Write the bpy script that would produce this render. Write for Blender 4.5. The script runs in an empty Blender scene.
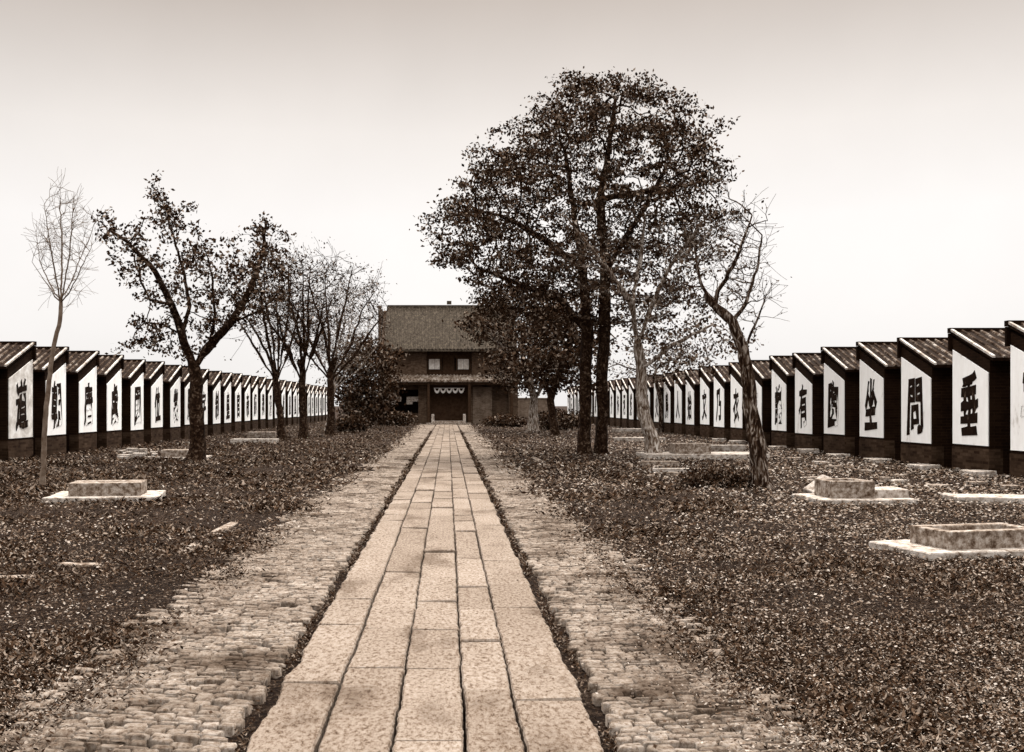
import bpy, math, random
import numpy as np
from mathutils import Vector, noise as mnoise

PI = math.pi
sc = bpy.context.scene
COL = sc.collection
F, H, VX, VY = 1045.0, 1.6, 448.0, 405.0     # focal length in px, eye height, vanishing point

def P(px, py, Y):
    return np.array([(px - VX) / F * Y, Y, H + (VY - py) / F * Y])

# ------------------------------------------------------------------ object helpers
def tag(o, label=None, cat=None, group=None, kind=None):
    if label: o['label'] = label
    if cat: o['category'] = cat
    if group: o['group'] = group
    if kind: o['kind'] = kind
    return o

def empty(name, loc=(0, 0, 0), rz=0.0):
    o = bpy.data.objects.new(name, None)
    o.location = loc; o.rotation_euler = (0, 0, rz)
    o.empty_display_size = 0.3
    COL.objects.link(o)
    return o

def link(name, me, parent=None):
    o = bpy.data.objects.new(name, me)
    COL.objects.link(o)
    if parent is not None: o.parent = parent
    return o

def np_mesh(name, V, Fc, mats, midx=None, smooth=False):
    """V (n,3); Fc list of arrays with the same vertex count each, or one (m,k) array."""
    me = bpy.data.meshes.new(name)
    if isinstance(Fc, np.ndarray): Fc = [Fc]
    V = np.asarray(V, dtype=np.float32)
    me.vertices.add(len(V)); me.vertices.foreach_set('co', V.ravel())
    loops = np.concatenate([f.ravel() for f in Fc]).astype(np.int32)
    tot = np.concatenate([np.full(len(f), f.shape[1], dtype=np.int32) for f in Fc])
    start = np.concatenate([[0], np.cumsum(tot)[:-1]]).astype(np.int32)
    me.loops.add(len(loops)); me.loops.foreach_set('vertex_index', loops)
    me.polygons.add(len(tot)); me.polygons.foreach_set('loop_start', start)
    me.polygons.foreach_set('loop_total', tot)
    if midx is not None: me.polygons.foreach_set('material_index', np.asarray(midx, dtype=np.int32))
    if smooth: me.polygons.foreach_set('use_smooth', np.ones(len(tot), dtype=bool))
    if not isinstance(mats, (list, tuple)): mats = [mats]
    for m in mats: me.materials.append(m)
    me.update(calc_edges=True)
    return me

class MB:
    """collects polygons for ONE mesh"""
    def __init__(s): s.v = []; s.f = []; s.m = []
    def poly(s, pts, mi=0):
        b = len(s.v); s.v += [tuple(p) for p in pts]; s.f.append(tuple(range(b, b + len(pts)))); s.m.append(mi)
    def hexa(s, c, mi=0):
        """8 corners: bottom 4 ccw then top 4 ccw"""
        b = len(s.v); s.v += [tuple(p) for p in c]
        for f in ((3, 2, 1, 0), (4, 5, 6, 7), (0, 1, 5, 4), (1, 2, 6, 5), (2, 3, 7, 6), (3, 0, 4, 7)):
            s.f.append(tuple(b + i for i in f)); s.m.append(mi)
    def box(s, x0, x1, y0, y1, z0, z1, mi=0):
        s.hexa([(x0, y0, z0), (x1, y0, z0), (x1, y1, z0), (x0, y1, z0), (x0, y0, z1), (x1, y0, z1), (x1, y1, z1), (x0, y1, z1)], mi)
    def tube(s, a, b, r0, r1, n=8, mi=0, caps=True):
        a = Vector(a); b = Vector(b); d = (b - a).normalized()
        u = d.orthogonal().normalized(); w = d.cross(u)
        k = len(s.v)
        for c, r in ((a, r0), (b, r1)):
            for i in range(n):
                t = 2 * PI * i / n
                s.v.append(tuple(c + u * (r * math.cos(t)) + w * (r * math.sin(t))))
        for i in range(n):
            j = (i + 1) % n
            s.f.append((k + i, k + j, k + n + j, k + n + i)); s.m.append(mi)
        if caps:
            s.f.append(tuple(k + n - 1 - i for i in range(n))); s.m.append(mi)
            s.f.append(tuple(k + n + i for i in range(n))); s.m.append(mi)
    def mesh(s, name, mats, fix=False):
        me = bpy.data.meshes.new(name)
        me.from_pydata(s.v, [], s.f)
        if not isinstance(mats, (list, tuple)): mats = [mats]
        for m in mats: me.materials.append(m)
        me.polygons.foreach_set('material_index', s.m)
        me.update()
        return me
    def build(s, name, mats, parent=None, bevel=0):
        o = link(name, s.mesh(name, mats), parent)
        if bevel:
            b = o.modifiers.new('bevel', 'BEVEL'); b.width = bevel; b.segments = 2; b.limit_method = 'ANGLE'
        return o

# ------------------------------------------------------------------ materials (the print is sepia: every colour is a warm grey)
def sep(v):
    a = 0.085 + 0.04 * max(0.0, 1 - v / 0.25)
    return (min(1, v ** (1 - 1.25 * a)), v, v ** (1 + 1.15 * a), 1)

def nodes(name):
    m = bpy.data.materials.new(name); m.use_nodes = True
    nt = m.node_tree; bs = nt.nodes['Principled BSDF']
    bs.inputs['Specular IOR Level'].default_value = 0.04
    return m, nt, bs

def ramp(nt, fac, stops):
    r = nt.nodes.new('ShaderNodeValToRGB')
    e = r.color_ramp.elements
    while len(e) < len(stops): e.new(0.5)
    for i, (p, c) in enumerate(stops):
        e[i].position = p; e[i].color = sep(c) if isinstance(c, float) else c
    nt.links.new(fac, r.inputs[0])
    return r.outputs[0]

def tex_noise(nt, vec, scale, detail=6, rough=0.6, dist=0.0):
    n = nt.nodes.new('ShaderNodeTexNoise')
    n.inputs['Scale'].default_value = scale; n.inputs['Detail'].default_value = detail
    n.inputs['Roughness'].default_value = rough; n.inputs['Distortion'].default_value = dist
    if vec is not None: nt.links.new(vec, n.inputs['Vector'])
    return n.outputs[0]

def mixc(nt, mode, fac, a, b):
    m = nt.nodes.new('ShaderNodeMix'); m.data_type = 'RGBA'; m.blend_type = mode
    for inp, val in ((m.inputs[0], fac), (m.inputs[6], a), (m.inputs[7], b)):
        if hasattr(val, 'links'): nt.links.new(val, inp)
        else: inp.default_value = val
    return m.outputs[2]

def bump(nt, bs, h, strength, dist):
    b = nt.nodes.new('ShaderNodeBump'); b.inputs['Strength'].default_value = strength
    b.inputs['Distance'].default_value = dist
    nt.links.new(h, b.inputs['Height']); nt.links.new(b.outputs[0], bs.inputs['Normal'])

def coords(nt, world=False):
    if world:
        g = nt.nodes.new('ShaderNodeNewGeometry'); return g.outputs['Position']
    t = nt.nodes.new('ShaderNodeTexCoord'); return t.outputs['Object']

def noisy(name, stops, scale, b=0.5, bd=0.02, rough=0.9, world=True, detail=8, scale2=None, stops2=None, dist=0.0, isl=0.0, nr=0.6, stretch=None):
    m, nt, bs = nodes(name)
    v = coords(nt, world)
    if stretch:
        q = nt.nodes.new('ShaderNodeVectorMath'); q.operation = 'MULTIPLY'; q.inputs[1].default_value = stretch
        nt.links.new(v, q.inputs[0]); v = q.outputs[0]
    n = tex_noise(nt, v, scale, detail, nr, dist)
    c = ramp(nt, n, stops)
    if scale2:
        n2 = tex_noise(nt, v, scale2, 4)
        c = mixc(nt, 'MULTIPLY', 1.0, c, ramp(nt, n2, stops2))
    if isl:
        g = nt.nodes.new('ShaderNodeNewGeometry')
        c = mixc(nt, 'MULTIPLY', 1.0, c, ramp(nt, g.outputs['Random Per Island'], [(0, 1.0 - isl), (1, 1.0)]))
    nt.links.new(c, bs.inputs['Base Color'])
    bs.inputs['Roughness'].default_value = rough
    bump(nt, bs, n, b, bd)
    return m

def island_mat(name, stops, rough=0.8, transl=0.0):
    m, nt, bs = nodes(name); bs.inputs['Specular IOR Level'].default_value = 0.0
    g = nt.nodes.new('ShaderNodeNewGeometry')
    nt.links.new(ramp(nt, g.outputs['Random Per Island'], stops), bs.inputs['Base Color'])
    bs.inputs['Roughness'].default_value = rough
    return m

def brick_mat(name, c1, c2, mortar, sc_=1.0):
    m, nt, bs = nodes(name)
    g = nt.nodes.new('ShaderNodeNewGeometry')
    sp = nt.nodes.new('ShaderNodeSeparateXYZ'); nt.links.new(g.outputs['Position'], sp.inputs[0])
    sn = nt.nodes.new('ShaderNodeSeparateXYZ'); nt.links.new(g.outputs['True Normal'], sn.inputs[0])
    ab = nt.nodes.new('ShaderNodeMath'); ab.operation = 'ABSOLUTE'; nt.links.new(sn.outputs[0], ab.inputs[0])
    gt = nt.nodes.new('ShaderNodeMath'); gt.operation = 'GREATER_THAN'; gt.inputs[1].default_value = 0.7
    nt.links.new(ab.outputs[0], gt.inputs[0])
    mx = nt.nodes.new('ShaderNodeMix'); mx.data_type = 'FLOAT'
    nt.links.new(gt.outputs[0], mx.inputs[0]); nt.links.new(sp.outputs[0], mx.inputs[2]); nt.links.new(sp.outputs[1], mx.inputs[3])
    cb = nt.nodes.new('ShaderNodeCombineXYZ'); nt.links.new(mx.outputs[0], cb.inputs[0]); nt.links.new(sp.outputs[2], cb.inputs[1])
    bt = nt.nodes.new('ShaderNodeTexBrick'); nt.links.new(cb.outputs[0], bt.inputs['Vector'])
    bt.inputs['Scale'].default_value = 1.0 * sc_
    bt.inputs['Brick Width'].default_value = 0.27; bt.inputs['Row Height'].default_value = 0.075
    bt.inputs['Mortar Size'].default_value = 0.008; bt.inputs['Mortar Smooth'].default_value = 0.3
    bt.inputs['Color1'].default_value = sep(c1); bt.inputs['Color2'].default_value = sep(c2); bt.inputs['Mortar'].default_value = sep(mortar)
    n = tex_noise(nt, g.outputs['Position'], 2.3, 8, 0.7)
    c = mixc(nt, 'MULTIPLY', 1.0, bt.outputs[0], ramp(nt, n, [(0.3, 0.35), (0.55, 0.8), (0.72, 1.0)]))
    nt.links.new(c, bs.inputs['Base Color'])
    bs.inputs['Roughness'].default_value = 0.95
    bump(nt, bs, bt.outputs[1], -0.4, 0.01)
    return m

M = {}
M['soil'] = noisy('soil', [(0.38, 0.002), (0.5, 0.006), (0.56, 0.03), (0.64, 0.14), (0.74, 0.4)], 26.0, 1.0, 0.05, nr=0.85,
                  scale2=0.45, stops2=[(0.35, 0.55), (0.65, 1.0)])
M['slab'] = noisy('paving_granite', [(0.33, 0.02), (0.42, 0.09), (0.5, 0.165), (0.7, 0.25)], 42.0, 0.8, 0.01, nr=0.8, detail=5,
                  scale2=1.6, stops2=[(0.34, 0.5), (0.44, 0.85), (0.64, 1.0)], isl=0.24, stretch=(1, .5, 1))
M['_unused'] = noisy('gutter_soil', [(0.3, 0.012), (0.7, 0.05)], 14, 0.8, 0.03)
M['pbrick'] = noisy('worn_brick', [(0.34, 0.025), (0.45, 0.13), (0.58, 0.25)], 30.0, 0.9, 0.012, nr=0.8,
                    scale2=1.1, stops2=[(0.36, 0.3), (0.46, 0.75), (0.6, 1.0)], isl=0.38)
M['stone'] = noisy('pale_stone', [(0.38, 0.06), (0.47, 0.22), (0.62, 0.40)], 9.0, 0.5, 0.015, nr=0.75)
M['wellstone'] = noisy('grey_stone', [(0.38, 0.03), (0.5, 0.14), (0.62, 0.3)], 12.0, 0.6, 0.015, nr=0.75)
M['brick'] = brick_mat('dark_brick', 0.010, 0.006, 0.014)
M['base_brick'] = brick_mat('base_brick', 0.045, 0.012, 0.03)
M['gate_brick'] = brick_mat('gate_brick', 0.07, 0.03, 0.09)
M['lit_pale_brick'] = brick_mat('pale_brick', 0.13, 0.07, 0.17)  # painted light on the tower patch, own pale tone on the compound wall
M['plaster'] = noisy('white_plaster', [(0.30, 0.5), (0.40, 0.82), (0.6, 0.9)], 2.4, 0.12, 0.01, nr=0.75, detail=8, stretch=(1, 1, .4))
M['plaster'].node_tree.nodes['Principled BSDF'].inputs['Specular IOR Level'].default_value = 0.1
M['stained'] = noisy('stained_plaster', [(0.3, 0.36), (0.5, 0.62), (0.62, 0.8)], 2.6, 0.15, 0.01, nr=0.7, dist=0.5)
M['ink'] = noisy('black_paint', [(0.3, 0.002), (0.58, 0.006), (0.68, 0.09)], 9, 0.1, 0.004, rough=0.8, nr=.75, stretch=(1, 1, .4))
M['pan'] = noisy('dark_roof_tile', [(0.3, 0.002), (0.55, 0.005), (0.7, 0.015)], 5, 0.5, 0.02)
M['barrel'] = noisy('weathered_roof_tile', [(0.40, 0.008), (0.51, 0.05), (0.62, 0.28)], 2.5, 0.5, 0.01, nr=0.75, isl=0.55)
M['verge'] = noisy('lime_mortar', [(0.36, 0.14), (0.5, 0.38), (0.64, 0.52)], 4, 0.4, 0.01)
M['pent'] = noisy('mottled_roof_tile', [(0.4, 0.015), (0.5, 0.10), (0.6, 0.3)], 2.2, 0.5, 0.02, nr=0.85)
M['wood'] = noisy('old_timber', [(0.3, 0.01), (0.7, 0.03)], 8, 0.4, 0.01)
M['dark'] = noisy('dark_timber', [(0.3, 0.01), (0.7, 0.025)], 5, 0.3, 0.01)
M['shutter'] = noisy('pale_shutter', [(0.35, 0.35), (0.65, 0.6)], 5, 0.3, 0.01)
M['tower_roof'] = noisy('tower_roof_tile', [(0.36, (.012, .009, .007, 1)), (0.5, (.05, .039, .029, 1)), (0.64, (.13, .104, .08, 1))], 4.0, 0.8, 0.05, nr=0.9)
M['bark'] = noisy('dark_bark', [(0.4, 0.003), (0.55, 0.012), (0.68, 0.08)], 9, 1.0, 0.04, dist=1.0)
M['bark_pale'] = noisy('pale_bark', [(0.40, 0.03), (0.5, 0.13), (0.62, 0.38)], 12, 1.0, 0.04, dist=1.0, stretch=(1, 1, .3))
M['bark_mid'] = noisy('brown_bark', [(0.42, 0.004), (0.52, 0.025), (0.64, 0.22)], 16, 1.0, 0.05, dist=1.0, stretch=(1, 1, .22))
M['bark_ghost'] = noisy('ashen_bark', [(0.35, 0.05), (0.66, 0.13)], 7, 0.6, 0.02)
M['leaf'] = island_mat('dark_foliage', [(0.0, 0.005), (0.5, 0.02), (0.8, 0.05), (0.95, 0.16)])
M['leaf_brown'] = island_mat('brown_foliage', [(0.0, 0.012), (0.6, 0.04), (0.85, 0.1), (0.97, 0.3)])
M['grass'] = island_mat('dry_grass', [(0.0, 0.005), (0.4, 0.02), (0.7, 0.06), (0.9, 0.15)], 0.7)
M['litter'] = island_mat('leaf_litter', [(0.0, 0.015), (0.4, 0.08), (0.75, 0.17), (1.0, 0.30)], 0.6)

# ------------------------------------------------------------------ ground
def fbm(x, y, s, seed=0.0, oct_=3):
    out = np.zeros(x.shape)
    fx = x.ravel(); fy = y.ravel(); o = np.zeros(len(fx))
    rs = np.random.RandomState(int(seed) + 7)
    amp = 1.0
    for k in range(oct_):
        for j in range(5):
            a = rs.rand() * 2 * PI; p = rs.rand() * 2 * PI; w = s * (1.9 ** k) * (0.7 + 0.6 * rs.rand())
            o += amp * np.sin((fx * math.cos(a) + fy * math.sin(a)) * w + p + 1.7 * np.sin((fx * math.sin(a) - fy * math.cos(a)) * w * 0.6 + p * 2))
        amp *= 0.5
    return (o / 5.0).reshape(x.shape)

def ground_h(x, y):
    e0 = np.where(x < 0, 1.9, 1.48)
    side = np.clip((np.abs(x) - e0) / 0.5, 0, 1)
    h = 0.035 * fbm(x, y, 1.1, 3) + 0.02 * fbm(x, y, 4.5, 9)
    edge = np.clip((14.0 - np.abs(x)) / 3, 0, 1)
    return -0.05 + side * (0.048 + h * edge)

def axis(fine_lo, fine_hi, step, far, grow=1.25):
    a = list(np.arange(fine_lo, fine_hi + 1e-6, step))
    s = step; v = fine_hi
    while v < far:
        s *= grow; v += s; a.append(v)
    s = step; v = fine_lo; b = []
    while v > -far:
        s *= grow; v -= s; b.append(v)
    return np.array(b[::-1] + a)

xs = axis(-14, 14, 0.09, 700)
ys = []
y = 2.0
while y < 130: ys.append(y); y += max(0.05, 0.011 * y)
s = 1.5
while y < 1500: ys.append(y); s *= 1.25; y += s
y = 2.0; s = 0.3; pre = []
while y > -700: s *= 1.3; y -= s; pre.append(y)
ys = np.array(pre[::-1] + ys)
GX, GY = np.meshgrid(xs, ys)
GZ = ground_h(GX, GY)
nx, ny = len(xs), len(ys)
idx = np.arange(nx * ny).reshape(ny, nx)
Fq = np.stack([idx[:-1, :-1], idx[:-1, 1:], idx[1:, 1:], idx[1:, :-1]], -1).reshape(-1, 4)
g = link('ground', np_mesh('ground', np.stack([GX, GY, GZ], -1).reshape(-1, 3), Fq, M['soil'], smooth=True))
tag(g, kind='structure')

# ------------------------------------------------------------------ stone path: five lanes of slabs
rng = random.Random(4)
def wob(a, b, seed): return 0.006 * mnoise.noise((a * .9, seed * 3.3, 0)) + 0.005 * mnoise.noise((a * 3.7, seed * 5.1, 4)) + 0.010 * mnoise.noise((a * 14, seed * 7.7, 9))
edges = [-0.93, -0.604, -0.258, 0.078, 0.353, 0.72]
known = [[5.9, 7.45, 8.4, 9.7, 12.1, 14.2], [6.25, 7.4, 9.9, 11.6, 13.4], [4.9, 6.25, 7.35, 8.4, 9.55, 11.2, 13.9],
         [5.75, 6.95, 8.0, 9.1, 10.8, 13.1], [4.65, 5.55, 6.75, 8.15, 9.2, 10.6, 12.4]]
mb = MB()
for c in range(5):
    cuts = [3.0] + known[c]
    while cuts[-1] < 87.5: cuts.append(cuts[-1] + rng.uniform(0.6, 1.35))
    cuts[-1] = 87.6
    for k in range(len(cuts) - 1):
        y0, y1 = cuts[k] + rng.uniform(.004, .014), cuts[k + 1] - rng.uniform(.004, .014)
        z = 0.03 + rng.uniform(-.012, .012); tx = rng.uniform(-.012, .012); ty = rng.uniform(-.008, .008)
        gl = 0.005 + 0.007 * rng.random() ** 2
        n = max(2, int((y1 - y0) / 0.035)) if y0 < 16 else 2
        wide = 0.35
        def ring(inset, dz):
            L = []; R = []
            for i in range(n + 1):
                t = i / n; yy = y0 + inset + (y1 - y0 - 2 * inset) * t
                el = edges[c] + gl + wob(yy, c, c * 2.1) + rng.uniform(-.0022, .0022)
                er = edges[c + 1] - gl + wob(yy, c + 1, (c + 1) * 2.1) - rng.uniform(-.0022, .0022)
                if c == 0: el += .035 * mnoise.noise((yy * 2.1, 3, 3)) + .02 * mnoise.noise((yy * 9, 3, 3))
                if c == 4: er -= .035 * mnoise.noise((yy * 2.1, 8, 3)) + .02 * mnoise.noise((yy * 9, 7, 3))
                L.append((el + inset, yy)); R.append((er - inset, yy))
            lp = [L[0], R[0]] + R[1:] + L[:0:-1]
            return [(x, yy, z + dz + tx * (x - edges[c]) / wide + ty * (yy - y0) / (y1 - y0)) for x, yy in lp]
        st = rng.getstate(); top = ring(0.009, 0.0); rng.setstate(st); mid = ring(0.0, -0.012)
        rng.setstate(st); low = ring(0.0, -0.12)
        b = len(mb.v); m_ = len(top)
        mb.v += top + mid + low
        mb.f.append(tuple(range(b, b + m_))); mb.m.append(0)
        for a, d in ((b, b + m_), (b + m_, b + 2 * m_)):
            for i in range(m_):
                j = (i + 1) % m_
                mb.f.append((a + i, d + i, d + j, a + j)); mb.m.append(0)
o = mb.build('stone_path', M['slab']); tag(o, kind='structure')

# brick-on-edge strips either side of the slabs
def strip(sgn, x_in, x_out, seed, ang):
    r = np.random.RandomState(seed)
    VV = []; n_c = 0
    y = 3.0
    ca, sa = math.cos(ang), math.sin(ang)
    while y < 87:
        step = (0.060 + .014 * r.rand()) if y < 50 else 0.12
        x = x_in - .03 + r.rand() * 0.07 + 0.05 * mnoise.noise((y * 1.7, seed, 0))
        lim = x_out + 0.10 * math.sin(y * 0.9 + seed) + 0.07 * math.sin(y * 2.7) + 0.05 * r.randn()
        while x < lim:
            L = 0.075 + 0.07 * r.rand()
            p_drop = 0.05 + 0.10 * (mnoise.noise((x * 3, y * 3, seed)) > .25) + 0.75 * max(0, (x - x_in) / (x_out - x_in) - 0.68) / 0.32
            if r.rand() > p_drop:
                VV.append((x + L / 2, y + (x - x_in) * math.tan(ang) + .05 * mnoise.noise((x * 3.1, y * .8, seed)) + .008 * r.randn(), L / 2 - 0.005, step / 2 - 0.0035 + .0015 * r.randn(), 0.004 + 0.0014 * r.randn() + 0.008 * mnoise.noise((x * 2.5, y * 2.5, 0)), r.randn() * 0.05 + ang, r.randn() * 0.035, r.randn() * 0.15))
            x += L
        y += step
    A = np.array(VV)
    cx, cy, hx, hy, z, rot, tl, tl2 = A.T
    T = []
    for (fx, fy, dz) in [(-1, -1, -.10), (1, -1, -.10), (1, 1, -.10), (-1, 1, -.10), (-1, -1, -.009), (1, -1, -.009), (1, 1, -.009), (-1, 1, -.009),
                         (-.82, -.78, 0), (.82, -.78, 0), (.82, .78, 0), (-.82, .78, 0)]:
        jx = r.randn(len(cx)) * 0.004; jy = r.randn(len(cx)) * 0.004
        lx = hx * fx + jx; ly = hy * fy + jy
        zz = z + dz + (tl * lx + tl2 * ly if dz > -.05 else 0)
        wx = cx + lx * np.cos(rot) - ly * np.sin(rot); wy = cy + lx * np.sin(rot) + ly * np.cos(rot)
        T.append(np.stack([wx * sgn, wy, zz], -1))
    V = np.stack(T, 1).reshape(-1, 3)
    base = (np.arange(len(cx)) * 12)[:, None]
    fl = []
    for f in ((0, 1, 5, 4), (1, 2, 6, 5), (2, 3, 7, 6), (3, 0, 4, 7), (4, 5, 9, 8), (5, 6, 10, 9), (6, 7, 11, 10), (7, 4, 8, 11), (8, 9, 10, 11)):
        if sgn < 0: f = f[::-1]
        fl.append(base + np.array(f)[None])
    o = link('brick_verge', np_mesh('brick_verge', V, np.concatenate(fl), M['pbrick']))
    tag(o, kind='structure')
strip(-1, 1.04, 2.35, 11, 0.17)
strip(1, 0.83, 1.82, 12, 0.12)

# ------------------------------------------------------------------ rows of examination cells
R_ = 12.4; D_ = 1.775; PITCH = 2.85; LEN = 15.0
ZF, ZN = 2.98, 2.36            # panel top, far and near edge
def ztop(y, base_n, base_f): return base_n + (base_f - base_n) * y / D_

def body_mesh(sg):
    mb = MB()
    def prism(x0, x1, y0, y1, z0, up):     # trapezoid whose top follows the roof slope
        a, b = (x0, x1) if sg > 0 else (-x1, -x0)
        zt0, zt1 = 2.36 + .28 + .35 * y0 + up, 2.36 + .28 + .35 * y1 + up
        mb.hexa([(a, y0, z0), (b, y0, z0), (b, y1, z0), (a, y1, z0), (a, y0, zt0), (b, y0, zt0), (b, y1, zt1), (a, y1, zt1)])
    prism(0, 0.3, 0, D_, 0.60, 0)                     # end wall
    prism(0.3, 0.85, 0.0, 0.25, 0, 0)                 # front return
    prism(0.3, LEN, D_ - 0.25, D_, 0, -0.002)         # back wall
    x = 1.9
    while x < LEN:                                    # cell partitions
        prism(x, x + 0.14, 0.02, D_ - 0.25, 0, -0.004); x += 1.15
    a, b = (0.85, LEN) if sg > 0 else (-LEN, -0.85)
    mb.box(a, b, 0.03, 0.2, 2.12, 2.62)               # head beam over the open fronts
    return mb.mesh('cell_wall', M['brick'])
def plinth_mesh(sg):
    mb = MB(); a, b = (-0.02, 0.3) if sg > 0 else (-0.3, 0.02)
    mb.box(a, b, -0.01, D_ + 0.01, -0.15, 0.60)
    return mb.mesh('plinth', M['base_brick'])
def panel_mesh(sg):
    mb = MB(); a, b = (-0.022, -0.001) if sg > 0 else (0.001, 0.022)
    y0, y1 = 0.035, D_ - 0.03
    mb.hexa([(a, y0, .67), (b, y0, .67), (b, y1, .67), (a, y1, .67), (a, y0, ZN), (b, y0, ZN), (b, y1, ZF), (a, y1, ZF)])
    return mb
def roof_mesh(sg, seed):
    rr = random.Random(seed)
    mb = MB()
    ye, yr = -0.24, D_ + 0.02                          # eave, ridge
    def zr(y): return 2.70 + .372 * (y + .24)
    x0, x1 = -0.05, LEN
    def X(v): return v if sg > 0 else -v
    def hx(xa, xb, ya, yb, d0, d1, mi):
        a, b = sorted((X(xa), X(xb)))
        mb.hexa([(a, ya, zr(ya) + d0), (b, ya, zr(ya) + d0), (b, yb, zr(yb) + d0), (a, yb, zr(yb) + d0),
                 (a, ya, zr(ya) + d1), (b, ya, zr(ya) + d1), (b, yb, zr(yb) + d1), (a, yb, zr(yb) + d1)], mi)
    hx(x0, x1, ye, yr, -0.075, 0.0, 0)                 # deck and pan tiles
    hx(x0 - 0.02, x0 + 0.045, ye - 0.02, yr, -0.001 + .003, 0.055, 2)   # mortar verge
    a, b = sorted((X(x0 - 0.03), X(x1)))
    mb.box(a, b, yr - 0.05, yr + 0.10, zr(yr) - 0.06, zr(yr) + 0.065, 0)   # ridge course
    mb.hexa([(a, yr + 0.01, zr(yr) - .5), (b, yr + 0.01, zr(yr) - .5), (b, yr + 0.08, zr(yr) - .5), (a, yr + 0.08, zr(yr) - .5),
             (a, yr + .01, zr(yr) - .07), (b, yr + .01, zr(yr) - .07), (b, yr + .08, zr(yr) - .07), (a, yr + .08, zr(yr) - .07)], 0)
    x = 0.22
    while x < x1 - 0.1:                                # barrel tile ribs, each a run of short tiles
        y = ye - 0.02 + rr.uniform(-.02, .02); xx = x + rr.uniform(-.012, .012)
        while y < yr - 0.1:
            L = 0.8; y2 = min(y + L, yr - 0.04)
            k = len(mb.v); n = 5
            w0, w1 = 0.046, 0.042
            for (yy, w, up) in ((y, w0, 0.012), (y2, w1, 0.0)):
                for i in range(n):
                    t = PI * i / (n - 1)
                    mb.v.append((X(xx + w * math.cos(t)), yy, zr(yy) - .005 + up + w * 1.1 * math.sin(t)))
            for i in range(n - 1):
                f = (k + i, k + i + 1, k + n + i + 1, k + n + i)
                mb.f.append(f); mb.m.append(1)
            mb.f.append(tuple(k + i for i in range(n))); mb.m.append(1)
            y = y2 + 0.0005
        x += 0.235
    return mb.mesh('tiled_roof', [M['pan'], M['barrel'], M['verge']])

def glyph_mesh(ch, sg):
    cu = bpy.data.curves.new('lettering', 'FONT')
    cu.body = ch; cu.size = 1.0; cu.resolution_u = 4; cu.offset = 0.03; cu.extrude = 0.004
    to = bpy.data.objects.new('tmp', cu); COL.objects.link(to)
    dg = bpy.context.evaluated_depsgraph_get()
    me = bpy.data.meshes.new_from_object(to.evaluated_get(dg))
    bpy.data.objects.remove(to); bpy.data.curves.remove(cu)
    n = len(me.vertices)
    v = np.empty(n * 3); me.vertices.foreach_get('co', v); v = v.reshape(-1, 3)
    if n:
        lo, hi = v.min(0), v.max(0)
        u = (v[:, 0] - (lo[0] + hi[0]) / 2) / max(hi[0] - lo[0], .3) * (0.92 - 0.16 * (v[:, 1] - lo[1]) / max(hi[1] - lo[1], .3))
        w = (v[:, 1] - (lo[1] + hi[1]) / 2) / max(hi[1] - lo[1], .6) * 1.5
        # brush hand: strokes swell and lean a little
        u2 = u + 0.026 * np.sin(w * 9 + ord(ch) % 7) + 0.016 * np.sin(w * 25 + u * 17) + .01 * np.sin(w * 61 + u * 31)
        w2 = w + 0.10 * u * (1 if sg else 1) + 0.02 * np.sin(u * 19 + w * 5) + 0.016 * np.sin(u * 41 + w * 13)
        zc = 1.64
        if sg > 0:   # faces -X : text x runs towards -Y
            nv = np.stack([-0.028 - v[:, 2], D_ / 2 - u2 + 0.02, zc + w2], -1)
        else:        # faces +X : text x runs towards +Y
            nv = np.stack([0.028 + v[:, 2], D_ / 2 + u2 + 0.02, zc + w2], -1)
        me.vertices.foreach_set('co', nv.astype(np.float32).ravel())
    me.materials.clear(); me.materials.append(M['ink'])
    me.update()
    return me

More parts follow.
